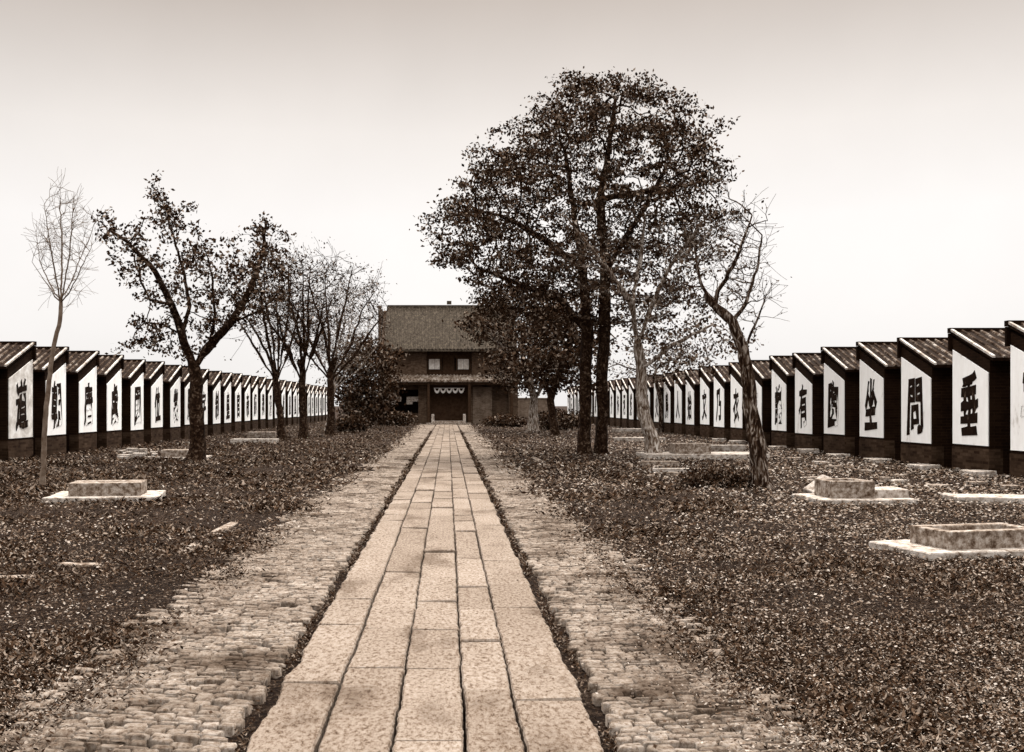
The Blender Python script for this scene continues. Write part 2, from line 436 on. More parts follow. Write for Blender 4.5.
RIGHT = '愛平垂問坐陶有讓推衣乃文始人鳥火龍羽鱗河海芥菜李果夜珠巨劍崑玉麗'
LEFT = '章拱道朝唐虞國位裳服字制皇官帝師翔潛淡鹹薑重柰珍光稱闕號岡出水生'
ORD = ['first', 'second', 'third', 'fourth', 'fifth', 'sixth', 'seventh', 'eighth', 'ninth', 'tenth', 'eleventh', 'twelfth', 'thirteenth',
       'fourteenth', 'fifteenth', 'sixteenth', 'seventeenth', 'eighteenth', 'nineteenth', 'twentieth', 'twenty-first', 'twenty-second',
       'twenty-third', 'twenty-fourth', 'twenty-fifth', 'twenty-sixth', 'twenty-seventh', 'twenty-eighth', 'twenty-ninth', 'thirtieth',
       'thirty-first', 'thirty-second', 'thirty-third']
for sg, chars, y_first, k_first in ((1, RIGHT, 24.04 - 2 * PITCH, 1), (-1, LEFT, 29.4 - 2 * PITCH, 2)):
    bm_, pm_ = body_mesh(sg), plinth_mesh(sg)
    rf = [roof_mesh(sg, s) for s in (1, 2, 3)]
    pan_ok = panel_mesh(sg).mesh('plaster_panel', M['plaster']); pan_st = panel_mesh(sg).mesh('plaster_panel', M['stained'])
    side = 'right' if sg > 0 else 'left'
    for k, ch in enumerate(chars):
        if k == 0 and sg < 0: continue
        jr = random.Random(k * 7 + sg)
        t = empty('cell_row', (sg * (R_ + jr.uniform(-.03, .05)), y_first + PITCH * k + jr.uniform(-.03, .03), -0.03 + jr.uniform(-.04, .03)), math.radians(jr.uniform(-.5, .5)))
        n_vis = k - k_first
        if n_vis < 0:
            lab = 'nearest dark brick cell row %s of the path, cut by the picture edge' % side
        else:
            lab = 'brick cell row %s of path, white end panel lettered %s, %s from the %s edge' % (side, ch, ORD[n_vis], side)
        tag(t, lab, 'cell row', 'rows of examination cells %s of the path' % side)
        link('wall', bm_, t); link('plinth', pm_, t); link('roof', rf[k % 3], t)
        pn = link('plaster_panel', pan_st if (sg < 0 and k == 2) else pan_ok, t)
        if sg < 0 and k == 2: pn['label'] = 'stained tan-streaked plaster panel'
        gm = glyph_mesh(ch, sg)
        link('painted_character', gm, pn)

# threshold stones at the mouths of the right-hand lanes
rr = random.Random(9)
for k in range(0, 9):
    y = 24.04 + PITCH * (k) - 0.62
    mb = MB(); w = 0.34 + rr.uniform(-.05, .1); h = 0.13 + rr.uniform(-.03, .05); x = rr.uniform(-.1, .1)
    mb.hexa([(-.25, -w, -.15), (.25, -w, -.15), (.27, w, -.15), (-.25, w, -.15), (-.22, -w + .03, h), (.24, -w, h + .02), (.22, w, h), (-.24, w - .02, h)])
    t = mb.build('threshold_stone', M['stone'], None, 0.02); t.location = (11.95 + x, y, 0)
    tag(t, 'pale threshold stone at the lane mouth, %s from the right edge of the picture' % ORD[k], 'stone', 'threshold stones at the lane mouths')

EXCL = []
# ------------------------------------------------------------------ wells, platforms and loose stones
def rough_slab(mb, x0, x1, y0, y1, z0, z1, seed):
    pts = []
    def side(ax, ay, bx, by):
        n = max(3, int(math.hypot(bx - ax, by - ay) / .07))
        for i in range(n): pts.append((ax + (bx - ax) * i / n, ay + (by - ay) * i / n))
    side(x0, y0, x1, y0); side(x1, y0, x1, y1); side(x1, y1, x0, y1); side(x0, y1, x0, y0)
    cx, cy = (x0 + x1) / 2, (y0 + y1) / 2
    def ring(f, z, k):
        out = []
        for (x, y) in pts:
            q = .035 * mnoise.noise((x * 2.2 + seed, y * 2.2, k * .3)) + .022 * mnoise.noise((x * 9 + seed, y * 9, k))
            d = math.hypot(x - cx, y - cy)
            out.append((x + (x - cx) / d * (q - f), y + (y - cy) / d * (q - f), z + .012 * mnoise.noise((x * 1.7, y * 1.7, seed))))
        return out
    b = len(mb.v); m_ = len(pts)
    mb.v += ring(.014, z1, 0) + ring(0, z1 - .014, 0) + ring(-.005, z0, 0)
    mb.f.append(tuple(range(b, b + m_))); mb.m.append(0)
    for a, d in ((b, b + m_), (b + m_, b + 2 * m_)):
        for i in range(m_):
            j = (i + 1) % m_; mb.f.append((a + i, d + i, d + j, a + j)); mb.m.append(0)

def slab_part(mb, x0, x1, y0, y1, z0, z1, r, j=0.03):
    q = lambda: r.uniform(-j, j)
    c = [(x0 + q(), y0 + q()), (x1 + q(), y0 + q()), (x1 + q(), y1 + q()), (x0 + q(), y1 + q())]
    mb.hexa([(a, b, z0) for a, b in c] + [(a * .995, b * .995, z1 + q() * .3) for a, b in c])

def well(px, py, label, rz, slab, box, h, seed, wall=0.12, top=0.045):
    Y = H * F / (py - VY)
    r = random.Random(seed)
    t = empty('well', ((px - VX) / F * Y, Y, 0), rz)
    tag(t, label, 'well', 'stone wells in the grass')
    cx, cy = (slab[0] + slab[1]) / 2, (slab[2] + slab[3]) / 2
    EXCL.append(((px - VX) / F * Y + cx * math.cos(rz) - cy * math.sin(rz), Y + cx * math.sin(rz) + cy * math.cos(rz), (slab[1] - slab[0]) / 2 - .05, (slab[3] - slab[2]) / 2 - .0, rz))
    mb = MB(); rough_slab(mb, *slab, -0.1, top + .035, seed); mb.build('platform_slab', M['stone'], t)
    x0, x1, y0, y1 = box
    mb = MB()
    mb.box(x0, x1, y0, y0 + wall, top - .02, h + .0); mb.box(x0, x1, y1 - wall, y1, top - .02, h + .0)
    mb.box(x0, x0 + wall, y0 + wall + .002, y1 - wall - .002, top - .02, h - .004)
    mb.box(x1 - wall, x1, y0 + wall + .002, y1 - wall - .002, top - .02, h - .004)
    mb.build('well_kerb', M['wellstone'], t, 0.012)
    mb = MB(); mb.box(x0 + wall + .004, x1 - wall - .004, y0 + wall + .004, y1 - wall - .004, top - .01, top + .02)
    mb.build('well_shaft_shade', M['dark'], t)  # thin dark plate put in for the shade inside the opening
    return t
well(930, 561, 'square stone well on a pale slab in the right foreground grass', math.radians(13), (0, 2.3, 0, 1.0), (0.36, 1.55, 0.16, 0.80), 0.27, 1)
well(137, 502, 'stone well on a pale slab in the grass at left, nearest the camera there', math.radians(8), (-1.5, 0.3, 0.05, 1.4), (-1.15, 0.02, 0.28, 1.0), 0.30, 2, wall=0.3)
w3 = well(822, 505, 'broken stone well with a tilted white slab, right of the leaning tree', math.radians(4), (0.0, 1.6, 0.0, 1.2), (0.28, 1.0, 0.25, 0.95), 0.36, 3)
mb = MB(); slab_part(mb, 1.0, 1.62, 0.3, 0.85, .06, .22, random.Random(3)); o = mb.build('broken_kerb', M['stone'], w3, .02)
def loose(name, px, py, size, rz, label, cat, seed, mat='stone', tilt=(0, 0), z=0.0, group=None):
    Y = H * F / (py - VY); r = random.Random(seed)
    mb = MB(); sx, sy, sz = size
    if sx > .4: rough_slab(mb, -sx / 2, sx / 2, -sy / 2, sy / 2, -0.08, sz, seed)
    else: slab_part(mb, -sx / 2, sx / 2, -sy / 2, sy / 2, -0.08, sz, r, min(sx, sy) * .08)
    o = mb.build(name, M[mat], None, 0 if sx > .4 else 0.015)
    if sx > .4: EXCL.append(((px - VX) / F * Y, Y, sx / 2 - .05, sy / 2, rz))
    o.location = ((px - VX) / F * Y, Y, z); o.rotation_euler = (tilt[0], tilt[1], rz)
    tag(o, label, cat, group)
    return o
loose('stone_slab', 822, 497, (0.5, 0.38, 0.06), 0.4, 'small white slab leaning against the broken well', 'stone slab', 11, tilt=(0.35, -0.5), z=0.16)
w4 = well(668, 460, 'long stone well box between the big tree and the leaning tree', 0.03, (-0.6, 3.0, 0.0, 1.6), (0.3, 1.35, 0.3, 1.1), 0.46, 4, wall=0.3, top=.13)
loose('stone_beam', 712, 452, (2.2, 0.35, 0.24), -0.08, 'long pale stone beam lying beside the far right well', 'stone beam', 12)
loose('stone_beam', 706, 473, (2.5, 0.3, 0.11), -0.02, 'pale stone beam in the grass just left of the leaning tree foot', 'stone beam', 13)
loose('stone_beam', 660, 466, (0.9, 0.4, 0.13), 0.1, 'short stone block in shade beneath the pale barked tree', 'stone beam', 14, 'wellstone')
loose('stone_slab', 1020, 502, (2.2, 0.8, 0.10), -0.12, 'pale flat slab at the right edge of the picture before the cell rows', 'stone slab', 15)
loose('stone_slab', 640, 432, (3.2, 0.6, 0.2), 0.0, 'distant pale slab behind the pale barked tree', 'stone slab', 16)
loose('stone_slab', 640, 441, (2.2, 0.6, 0.16), 0.0, 'pale slab at the foot of the pale barked tree', 'stone slab', 17)
well(159, 460, 'low stone well behind the left one, beside the large left tree', 0.02, (-0.15, 1.3, 0, 1.2), (0.0, 1.1, 0.2, 0.9), 0.28, 5, wall=.28)
loose('stone_slab', 255, 443, (1.9, 0.9, 0.18), 0.05, 'pale slab between the large left tree and the bare trees', 'stone slab', 18)
loose('stone_slab', 262, 438, (1.3, 0.7, 0.3), 0.1, 'stone block just behind the slab near the bare left trees', 'stone slab', 19, 'wellstone')
r9 = random.Random(77)
for i in range(16):
    loose('rubble_stone', 122 + r9.uniform(0, 36), 454 + r9.uniform(-2, 6), (r9.uniform(.15, .4), r9.uniform(.12, .3), r9.uniform(.05, .16)), r9.uniform(0, 3),
          'small pale stone of the rubble patch behind the left well', 'stone', 100 + i, group='rubble behind the left well')
for i in range(34):
    px = 640 + 384 * r9.random(); py = 452 + 26 * r9.random() + (px - 640) * .035
    loose('rubble_stone', px, py, (r9.uniform(.12, .45), r9.uniform(.1, .3), r9.uniform(.02, .11)), r9.uniform(-.5, .5),
          'small pale stone littering the ground before the right cell rows', 'stone', 200 + i, r9.choice(['stone', 'wellstone']), group='rubble before the right cell rows')
# old edging stones in the grass, parallel to the path
for i, (xx, y0, y1, lab) in enumerate([(-2.86, 10.6, 11.7, 'pale edging stone in the left grass, nearest of its broken line'), (-2.9, 11.8, 13.0, 'pale edging stone in the left grass, middle of its broken line'),
                                   (-2.93, 13.1, 14.5, 'pale edging stone in the left grass, farthest of its broken line'), (2.7, 24.5, 32, 'long edging stone in the right grass near the big tree'),
                                   ]):
    EXCL.append((xx, (y0 + y1) / 2, .02, (y1 - y0) / 2 + .05, 0))
    mb = MB(); mb.box(-.07, .07, 0, y1 - y0 - .03, -.1, 0.012)
    o = mb.build('edging_stone', M['wellstone'], None, .015); o.location = (xx, y0, 0); o.rotation_euler = (0, 0, r9.uniform(-.04, .04))
    tag(o, lab, 'edging stone')
loose('stone_slab', 78, 565, (0.41, 0.15, 0.015), 0.05, 'small flat pale stone in the left foreground grass', 'stone slab', 31, 'wellstone')
loose('stone_slab', 8, 578, (0.45, 0.16, 0.015), 0.0, 'flat pale stone at the left edge of the picture', 'stone slab', 32, 'wellstone')

# ------------------------------------------------------------------ grass, weeds and leaf litter
def perspective_scatter(r, n, y0, y1, pw=1.7):
    u = r.rand(n); a = 1 - pw
    Y = (y0 ** a + u * (y1 ** a - y0 ** a)) ** (1 / a)
    hw = np.minimum(12.45, 0.62 * Y + 3.0)
    X = -hw + 2 * hw * r.rand(n)
    return X, Y

def keep_mask(X, Y, r, soft=0.10):
    ax = np.where(X < 0, -X - 2.08, X - 1.66)
    ax = ax + 0.12 * fbm(X * 0, Y, 2.0, 2, 3) + 0.06 * fbm(X, Y, 6.0, 5, 2)
    k = ax > -r.exponential(soft, len(X))
    for (cx, cy, hx, hy, rz) in EXCL:
        c, s_ = math.cos(-rz), math.sin(-rz)
        dx, dy = X - cx, Y - cy
        lx, ly = dx * c - dy * s_, dx * s_ + dy * c
        k &= ~((np.abs(lx) < hx) & (ly > -hy) & (ly < hy))
    return k

def quads(C, U, W):
    V = np.stack([C - U, C + W, C + U, C - W], 1).reshape(-1, 3)
    return V, np.arange(len(C) * 4).reshape(-1, 4)

def surf(X, Y):
    inn = np.abs(X) < np.where(X < 0, 2.1, 1.68)
    return np.where(inn, np.maximum(ground_h(X, Y), np.where(r.rand(len(X)) < .7, 0.004, -0.02)), ground_h(X, Y))
r = np.random.RandomState(5)
X, Y = perspective_scatter(r, 1250000, 3.2, 110, 1.9)
k = keep_mask(X, Y, r); X, Y = X[k], Y[k]
lum = fbm(X, Y, 1.6, 21, 3); big = fbm(X, Y, 0.5, 27, 2)
dens = 0.5 + 0.6 * lum + 0.5 * big
dens = dens - np.where((X > 4.5) & (Y > 13), 0.38, 0) - np.where(X > 0, 0.08, -0.12)
k = r.rand(len(X)) < np.clip(dens, 0.22, 1); X, Y, lum = X[k], Y[k], lum[k]
gy = 3.6 + 60 * r.rand(60000) ** 2
tuft = fbm(gy * 0, gy, 2.2, 51, 3)
gy = gy[r.rand(len(gy)) < np.clip(.35 + .8 * tuft, .05, 1)]
gx = np.where(r.rand(len(gy)) < .5, -1.0, 0.785) + .03 * r.randn(len(gy)) + .02 * np.sin(gy * 3)
X = np.concatenate([X, gx]); Y = np.concatenate([Y, gy]); lum = np.concatenate([lum, np.full(len(gx), -.4)])
n = len(X); print('grass blades', n)
size = (0.012 + 0.022 * r.rand(n) ** 1.5) * np.clip(Y / 11, 0.7, 2.3) * (1 + 0.5 * np.clip(lum, -0.5, 1))
size *= np.where((X > 4.5) & (Y > 13), 0.7, 1)
az = r.rand(n) * 2 * PI; tilt = 0.75 + 0.85 * r.rand(n)
d = np.stack([np.cos(az) * np.sin(tilt), np.sin(az) * np.sin(tilt), np.cos(tilt)], -1)
C = np.stack([X, Y, np.where((np.abs(X) < 1.1), -0.03, surf(X, Y))], -1) + d * size[:, None] * 0.9
C[:, 2] += r.rand(n) * size * 0.8
sd = np.cross(d, r.randn(n, 3)); sd /= np.linalg.norm(sd, axis=1)[:, None]
V, Fc = quads(C, d * size[:, None], sd * (size * (0.16 + 0.22 * r.rand(n)))[:, None])
o = link('grass', np_mesh('grass', V, Fc, M['grass'])); tag(o, 'rough dark grass and weeds covering the ground beside the paved path', 'grass', kind='stuff')

X, Y = perspective_scatter(r, 700000, 3.2, 110, 1.9)
k = keep_mask(X, Y, r, 0.2); X, Y = X[k], Y[k]
lum = fbm(X, Y, 1.1, 33, 3)
dens = 0.26 + 0.55 * lum + np.where(X > 0, 0.18, -0.12) + np.where((X > 0) & (Y < 10), .12, 0) + np.where((X > 4.5) & (Y > 13), 0.4, 0)
k = r.rand(len(X)) < np.clip(dens, 0.04, 1); X, Y = X[k], Y[k]
n = len(X); print('litter', n)
size = (0.006 + 0.012 * r.rand(n) ** 2) * np.clip(Y / 8, 0.8, 3.4)
az = r.rand(n) * 2 * PI; el = r.randn(n) * 0.35
d = np.stack([np.cos(az) * np.cos(el), np.sin(az) * np.cos(el), np.sin(el)], -1)
up = np.stack([r.randn(n) * 0.45, r.randn(n) * 0.45, np.ones(n)], -1)
sd = np.cross(d, up); sd /= np.linalg.norm(sd, axis=1)[:, None]
C = np.stack([X, Y, surf(X, Y) + 0.01 + 0.035 * r.rand(n) * np.clip(Y / 11, 0.7, 2)], -1)
V, Fc = quads(C, d * size[:, None], sd * (size * (0.4 + 0.4 * r.rand(n)))[:, None])
o = link('leaf_litter', np_mesh('leaf_litter', V, Fc, M['litter'])); tag(o, 'pale fallen leaves scattered over the grass', 'leaf litter', kind='stuff')

# ------------------------------------------------------------------ the two-storey gate tower
GT = empty('gate_tower', (0.1, 88.0, 0)); tag(GT, 'dark two-storey brick tower with tiled roof at the end of the path', 'tower')
mb = MB()   # ground floor walls
mb.box(-5.8, -5.0, 0, 7, -.1, 4.05); mb.box(-2.6, -1.9, 0, 7, -.1, 3.9)
mb.box(1.75, 2.7, 0, 7, -.1, 3.9); mb.box(5.0, 5.8, 0, 7, -.1, 4.05); mb.box(-5.8, 5.8, 4.5, 5.0, -.1, 4.0)
mb.box(-5.0, -2.6, .4, .7, -.1, 0.9); mb.box(-5.0, -2.6, .4, .7, 2.9, 3.9)
mb.box(2.7, 5.0, .35, .7, -.1, 3.9)
mb.build('lower_wall', M['gate_brick'], GT)
mb = MB(); mb.box(2.0, 3.6, -.05, -.003, 0.0, 3.1); mb.build('lit_wall_patch', M['lit_pale_brick'], GT)  # lit stretch of the wall, its brightness put into paler brick
mb = MB(); mb.box(-5.7, -1.9, .0, 7, 4.0, 6.5); mb.box(1.9, 5.7, 0, 7, 4.0, 6.5); mb.box(-1.9, 1.9, 1.2, 7, 4.0, 6.5)
mb.build('upper_wall', M['gate_brick'], GT)
mb = MB(); mb.box(-1.9, 1.9, .25, .4, 4.0, 4.5); mb.box(-1.9, 1.9, .25, .4, 5.6, 6.4)
mb.box(-.55, .45, .25, .4, 4.5, 5.6); mb.build('timber_front', M['dark'], GT)
for x in (-1.25, 1.2):
    fr = MB()
    for (a, b, c, d) in ((-.62, -.5, 4.5, 5.6), (.5, .62, 4.5, 5.6), (-.5, .5, 5.5, 5.6), (-.5, .5, 4.5, 4.6)): fr.box(x + a, x + b, .2, .34, c, d)
    w = fr.build('window', M['wood'], GT)
    s_ = MB()
    for q in range(2): s_.box(x - .46 + q * .47, x - .01 + q * .46, .28, .32, 4.62, 5.48)
    s_.build('shutter', M['shutter'], w)
# main roof
def tiled(mb, x0, x1, ya, za, yb, zb, th, sp, mi0=0, mi1=1, rw=.07):
    mb.hexa([(x0, ya, za - th), (x1, ya, za - th), (x1, yb, zb - th), (x0, yb, zb - th), (x0, ya, za), (x1, ya, za), (x1, yb, zb), (x0, yb, zb)], mi0)
    x = x0 + sp / 2
    while x < x1:
        mb.tube((x, ya - .03, za + .0), (x, yb, zb + .0), rw, rw, 6, mi1); x += sp
mb = MB(); tiled(mb, -5.45, 5.6, -0.9, 6.25, 3.5, 10.2, .18, .3); mb.hexa([(-5.45, 3.501, 10.02), (5.6, 3.501, 10.02), (5.6, 8, 6.1), (-5.45, 8, 6.1), (-5.45, 3.501, 10.2), (5.6, 3.501, 10.2), (5.6, 8, 6.3), (-5.45, 8, 6.3)])
rf_ = mb.build('roof', [M['tower_roof'], M['tower_roof']], GT)
mb = MB(); mb.box(-5.4, 5.6, 3.35, 3.65, 10.1, 10.34); mb.box(-.2, .2, 3.3, 3.7, 10.42, 10.7); mb.build('roof_ridge', M['tower_roof'], rf_)
for s_ in (-1, 1):
    mb = MB(); xa, xb = sorted((s_ * 5.72, s_ * 5.35))
    mb.hexa([(xa, 0.01, 6.45), (xb, .01, 6.45), (xb, 6.9, 6.45), (xa, 6.9, 6.45), (xa, 3.2, 9.85), (xb, 3.2, 9.85), (xb, 3.6, 9.85), (xa, 3.6, 9.85)])
    mb.build('gable_wall', M['gate_brick'], GT)
# pent roof between the storeys
mb = MB(); tiled(mb, -5.9, 5.9, -1.3, 3.62, -0.01, 4.12, .12, .28); pr = mb.build('pent_roof', [M['pent'], M['pent']], GT)
mb = MB()
for x in (-5.2, -1.72, 1.68, 5.2): mb.tube((x, -1.05, 0), (x, -1.05, 3.55), .13, .12, 10)
mb.box(-5.6, 5.6, -1.12, -.98, 3.3, 3.46)
mb.build('timber_post', M['wood'], GT)
# doorway
mb = MB(); mb.box(-1.9, 1.75, .5, .6, 0, 3.9); mb.box(-.05, .0, .44, .5, .3, 2.7)
mb.build('door', M['dark'], GT)
mb = MB()
for i in range(5):                                     # row of pale scalloped swags over the door
    cx = -1.02 + i * .51; 
    for q in range(8):
        t0, t1 = PI * (1 + q / 8), PI * (1 + (q + 1) / 8)
        def pt(t, rr_): return (cx + .25 * rr_ * math.cos(t), 3.0 + .42 * rr_ * math.sin(t))
        (xa, za), (xb, zb) = pt(t0, 1), pt(t1, 1); (xc, zc), (xd, zd) = pt(t1, .55), pt(t0, .55)
        mb.hexa([(xa, -.3, za), (xb, -.3, zb), (xb, -.24, zb), (xa, -.24, za), (xd, -.3, zd + .02), (xc, -.3, zc + .02), (xc, -.24, zc + .02), (xd, -.24, zd + .02)])
mb.box(-1.3, 1.3, -.3, -.24, 3.0, 3.04)
mb.build('scalloped_valance', M['plaster'], GT)
mb = MB(); mb.box(-1.35, 1.25, -2.2, .4, -.1, .28); mb.box(-1.9, 1.8, -2.6, -2.2, -.1, .14)
mb.build('doorstep', M['wellstone'], GT, .02)
for x in (-1.35, 1.25):
    mb = MB(); mb.box(x - .12, x + .12, -2.15, -1.9, .0, 0.85); mb.build('step_post', M['stone'], GT, .03)
for i, x in enumerate((-4.55, -3.1)):
    mb = MB(); mb.box(x - .5, x + .5, .25, .38, 1.9, 2.3); mb.box(x - .5, x - .0, .25, .38, 1.66, 1.897); mb.build('notice_board', M['stone'], GT)
mb = MB()
mb.box(-6.05, -5.82, 1, 6, -.1, 9.9); 
mb.box(-6.15, -5.75, .9, 1.5, 9.9, 10.05)
mb.build('fire_wall', M['gate_brick'], GT)

# ------------------------------------------------------------------ trees
def unit(v): return v / max(1e-9, np.linalg.norm(v))

def colonize(seed, trunks, A, D=0.25, infl=2.5, kill=0.45, iters=140, wobble=0.35, up=0.0):
    """trunks: list of (parent_index_or_-1, [points]); A: attractors -> nodes, parents"""
    r = np.random.RandomState(seed)
    N = []; par = []; named = []
    for (pi, pts) in trunks:
        prev = -1 if pi == -1 else named[pi[0]][pi[1]]
        ids = []
        start = None if prev == -1 else N[prev]
        for i, p in enumerate(pts):
            p = np.array(p, float)
            a = start if start is not None else None
            if a is not None:
                L = np.linalg.norm(p - a); m = max(1, int(round(L / D)))
                for q in range(1, m + 1):
                    w = a + (p - a) * q / m
                    if q < m: w = w + r.randn(3) * D * 0.06
                    N.append(w); par.append(prev); prev = len(N) - 1
            else:
                N.append(p); par.append(-1); prev = len(N) - 1
            ids.append(prev); start = p
        named.append(ids)
    N = list(N)
    n_guide = len(N)
    A = np.array(A)
    for it in range(iters):
        if len(A) == 0: break
        NP = np.array(N)
        near = np.empty(len(A), int); dist = np.empty(len(A))
        for s in range(0, len(A), 400):
            dd = np.linalg.norm(A[s:s + 400, None] - NP[None], axis=2)
            near[s:s + 400] = dd.argmin(1); dist[s:s + 400] = dd.min(1)
        act = dist < infl
        if not act.any():
            infl *= 1.5; continue
        new = {}
        for a_i in np.where(act)[0]:
            new.setdefault(near[a_i], []).append(unit(A[a_i] - NP[near[a_i]]))
        for k_, ds in new.items():
            dvec = unit(np.mean(ds, 0) + r.randn(3) * wobble * 0.5 + np.array([0, 0, up]))
            N.append(NP[k_] + dvec * D); par.append(k_)
        NP2 = np.array(N[len(NP):])
        dd = np.full(len(A), 9.0)
        for s in range(0, len(A), 400):
            dd[s:s + 400] = np.linalg.norm(A[s:s + 400, None] - NP2[None], axis=2).min(1)
        keep = (np.minimum(dd, dist) > kill); A = A[keep]
    return np.array(N), par, named, n_guide

def tree_meshes(N, par, r_tip, r_base, prof=None):
    n = len(N)
    ch = [[] for _ in range(n)]
    for i, p in enumerate(par):
        if p >= 0: ch[p].append(i)
    tips = np.zeros(n)
    for i in range(n - 1, -1, -1):
        if not ch[i]: tips[i] = 1
        if par[i] >= 0: tips[par[i]] += tips[i]
    root_t = max(tips[i] for i in range(n) if par[i] < 0)
    pw = math.log(r_base / r_tip) / math.log(max(root_t, 2))
    rad = r_tip * tips ** pw
    if prof:
        for i, rr_ in prof.items(): rad[i] = max(rad[i], rr_)
    V = []; Fq = []
    stack = [(-1, i) for i in range(n) if par[i] < 0]
    while stack:
        st, i = stack.pop()
        chain = [] if st < 0 else [st]
        j = i
        while True:
            chain.append(j)
            if not ch[j]: break
            c = sorted(ch[j], key=lambda q: -tips[q])
            for q in c[1:]: stack.append((j, q))
            j = c[0]
        rs = [rad[q] for q in chain]
        if st >= 0: rs[0] = rad[chain[1]] * 1.15
        if len(chain) < 2: continue
        big = max(rs)
        sides = 10 if big > .12 else (6 if big > .04 else 4 if big > .015 else 3)
        pts = N[chain]
        u = None; base = len(V)
        for q in range(len(pts)):
            d = unit(pts[min(q + 1, len(pts) - 1)] - pts[max(q - 1, 0)])
            if u is None:
                u = unit(np.cross(d, [0.3, 0.9, 0.1]))
            u = unit(u - d * np.dot(u, d)); w = np.cross(d, u)
            flare = 1.0
            if st < 0 and q < 4: flare = 1 + 0.45 * (1 - q / 4) ** 2
            for s in range(sides):
                t = 2 * PI * s / sides
                kk = flare * (1 + (0.14 * math.sin(3 * t + 0.7 * q) if sides >= 10 else 0))
                V.append(pts[q] + (u * math.cos(t) + w * math.sin(t)) * rs[q] * kk)
        for q in range(len(pts) - 1):
            for s in range(sides):
                s2 = (s + 1) % sides
                Fq.append((base + q * sides + s, base + q * sides + s2, base + (q + 1) * sides + s2, base + (q + 1) * sides + s))
    return np.array(V), np.array(Fq), rad, tips, ch

def leaf_cloud(seed, C, n_per, spread, size, flat=0.6):
    r = np.random.RandomState(seed)
    C = np.repeat(C, n_per, 0); n = len(C)
    C = C + r.randn(n, 3) * np.array([spread, spread, spread * flat])
    d = r.randn(n, 3); d[:, 2] -= 0.3; d /= np.linalg.norm(d, axis=1)[:, None]
    s = np.cross(d, r.randn(n, 3)); s /= np.linalg.norm(s, axis=1)[:, None]
    L = size * (0.6 + 0.8 * r.rand(n))
    return quads(C, d * (L / 2)[:, None], s * (L * (0.2 + 0.16 * r.rand(n)))[:, None])

def make_tree(name, label, cat, base, trunks, A, seed, r_tip, r_base, bark, leafmat=None, n_per=8, spread=0.16, size=0.13, leaf_frac=1.0,
              max_tips=4, D=0.25, infl=2.5, kill=0.45, wobble=0.35, up=0.0, group='trees beside the path', flat=.6, leaf_filter=None, twigs=0, twig_len=0.5, trunk_r=None):
    t = empty(name, tuple(base)); tag(t, label, cat, group)
    N, par, named, ng = colonize(seed, trunks, A, D, infl, kill, 140, wobble, up)
    r = np.random.RandomState(seed + 1)
    if twigs:
        ends = [i for i in range(len(N))]
        cnt = [0] * len(N)
        for p in par:
            if p >= 0: cnt[p] += 1
        tipi = [i for i in range(len(N)) if cnt[i] == 0 or (i >= ng and r.rand() < .35)]
        NL = list(N)
        for i in tipi:
            dirn = unit(N[i] - N[par[i]]) if par[i] >= 0 else np.array([0, 0, 1.])
            for q in range(twigs):
                dv = unit(dirn + r.randn(3) * 0.55 + np.array([0, 0, up + .1])); prev = i; L = twig_len * (.5 + r.rand())
                pos = N[i]
                for s in range(3):
                    dv = unit(dv + r.randn(3) * .16); pos = pos + dv * L / 3
                    NL.append(pos); par.append(prev); prev = len(NL) - 1
        N = np.array(NL)
    prof = {}
    for (gi, ra, rb) in (trunk_r or []):
        i = named[gi][-1]; chain = []
        stop = named[gi][0] if gi == 0 or trunks[gi][0] == -1 else par[named[gi][0]]
        while i != -1 and len(chain) < 400:
            chain.append(i)
            if i == stop: break
            i = par[i]
        chain = chain[::-1]
        for q, i in enumerate(chain): prof[i] = ra + (rb - ra) * q / max(1, len(chain) - 1)
    V, Fq, rad, tips, ch = tree_meshes(N, par, r_tip, r_base, prof)
    base = np.array(base)
    tr = link('trunk', np_mesh('trunk', V - base, Fq, M[bark], smooth=True), t)
    nl = 0
    if leafmat:
        sel = [i for i in range(len(N)) if tips[i] <= max_tips and r.rand() < leaf_frac]
        if leaf_filter: sel = [i for i in sel if leaf_filter(N[i])]
        C = N[sel]
        V, Fc = leaf_cloud(seed + 5, C, n_per, spread, size, flat); nl = len(Fc)
        link('crown', np_mesh('crown', V - base, Fc, M[leafmat]), t)
    print(name, len(N), nl)
    return t

def clumps(seed, centres, n, rx, rz):
    r = np.random.RandomState(seed)
    C = np.repeat(np.array(centres), n, 0)
    return C + r.randn(len(C), 3) * np.array([rx, rx, rz])

# --- big twin-trunked tree right of the path
Yb = 33.4
def ellipse_clumps(seed, n, Yc, cx, cy, rxp, ryp, depth, test=None, shell=0.35, minz=None):
    """clump centres inside an ellipsoid whose silhouette has half-axes rxp, ryp (px at Yc)"""
    r = np.random.RandomState(seed); out = []
    c0 = P(cx, cy, Yc); sx = rxp / F * Yc; sz = ryp / F * Yc
    while len(out) < n:
        v = r.randn(3); v /= np.linalg.norm(v); v *= (shell + (1 - shell) * r.rand()) ** 0.38
        p = c0 + v * np.array([sx, depth, sz])
        px = VX + p[0] / p[1] * F; py = VY - (p[2] - H) / p[1] * F
        if test and not test(px, py, p): continue
        out.append(p)
    return out
def big_test(px, py, p):
    # outline of the crown in rows: (y, left, right)
    rows = [(72, 590, 635), (90, 550, 665), (110, 534, 680), (130, 512, 695), (150, 503, 705), (175, 474, 720), (205, 456, 715), (235, 446, 712), (262, 450, 705), (285, 470, 700), (310, 485, 690), (330, 490, 640)]
    if py < 72 or py > 330: return False
    if py > 225 and px > 575 and p[1] < 33.6: return False
    for (a, b) in zip(rows, rows[1:]):
        if a[0] <= py <= b[0]:
            t = (py - a[0]) / (b[0] - a[0]); return a[1] + t * (b[1] - a[1]) < px < a[2] + t * (b[2] - a[2])
    return False
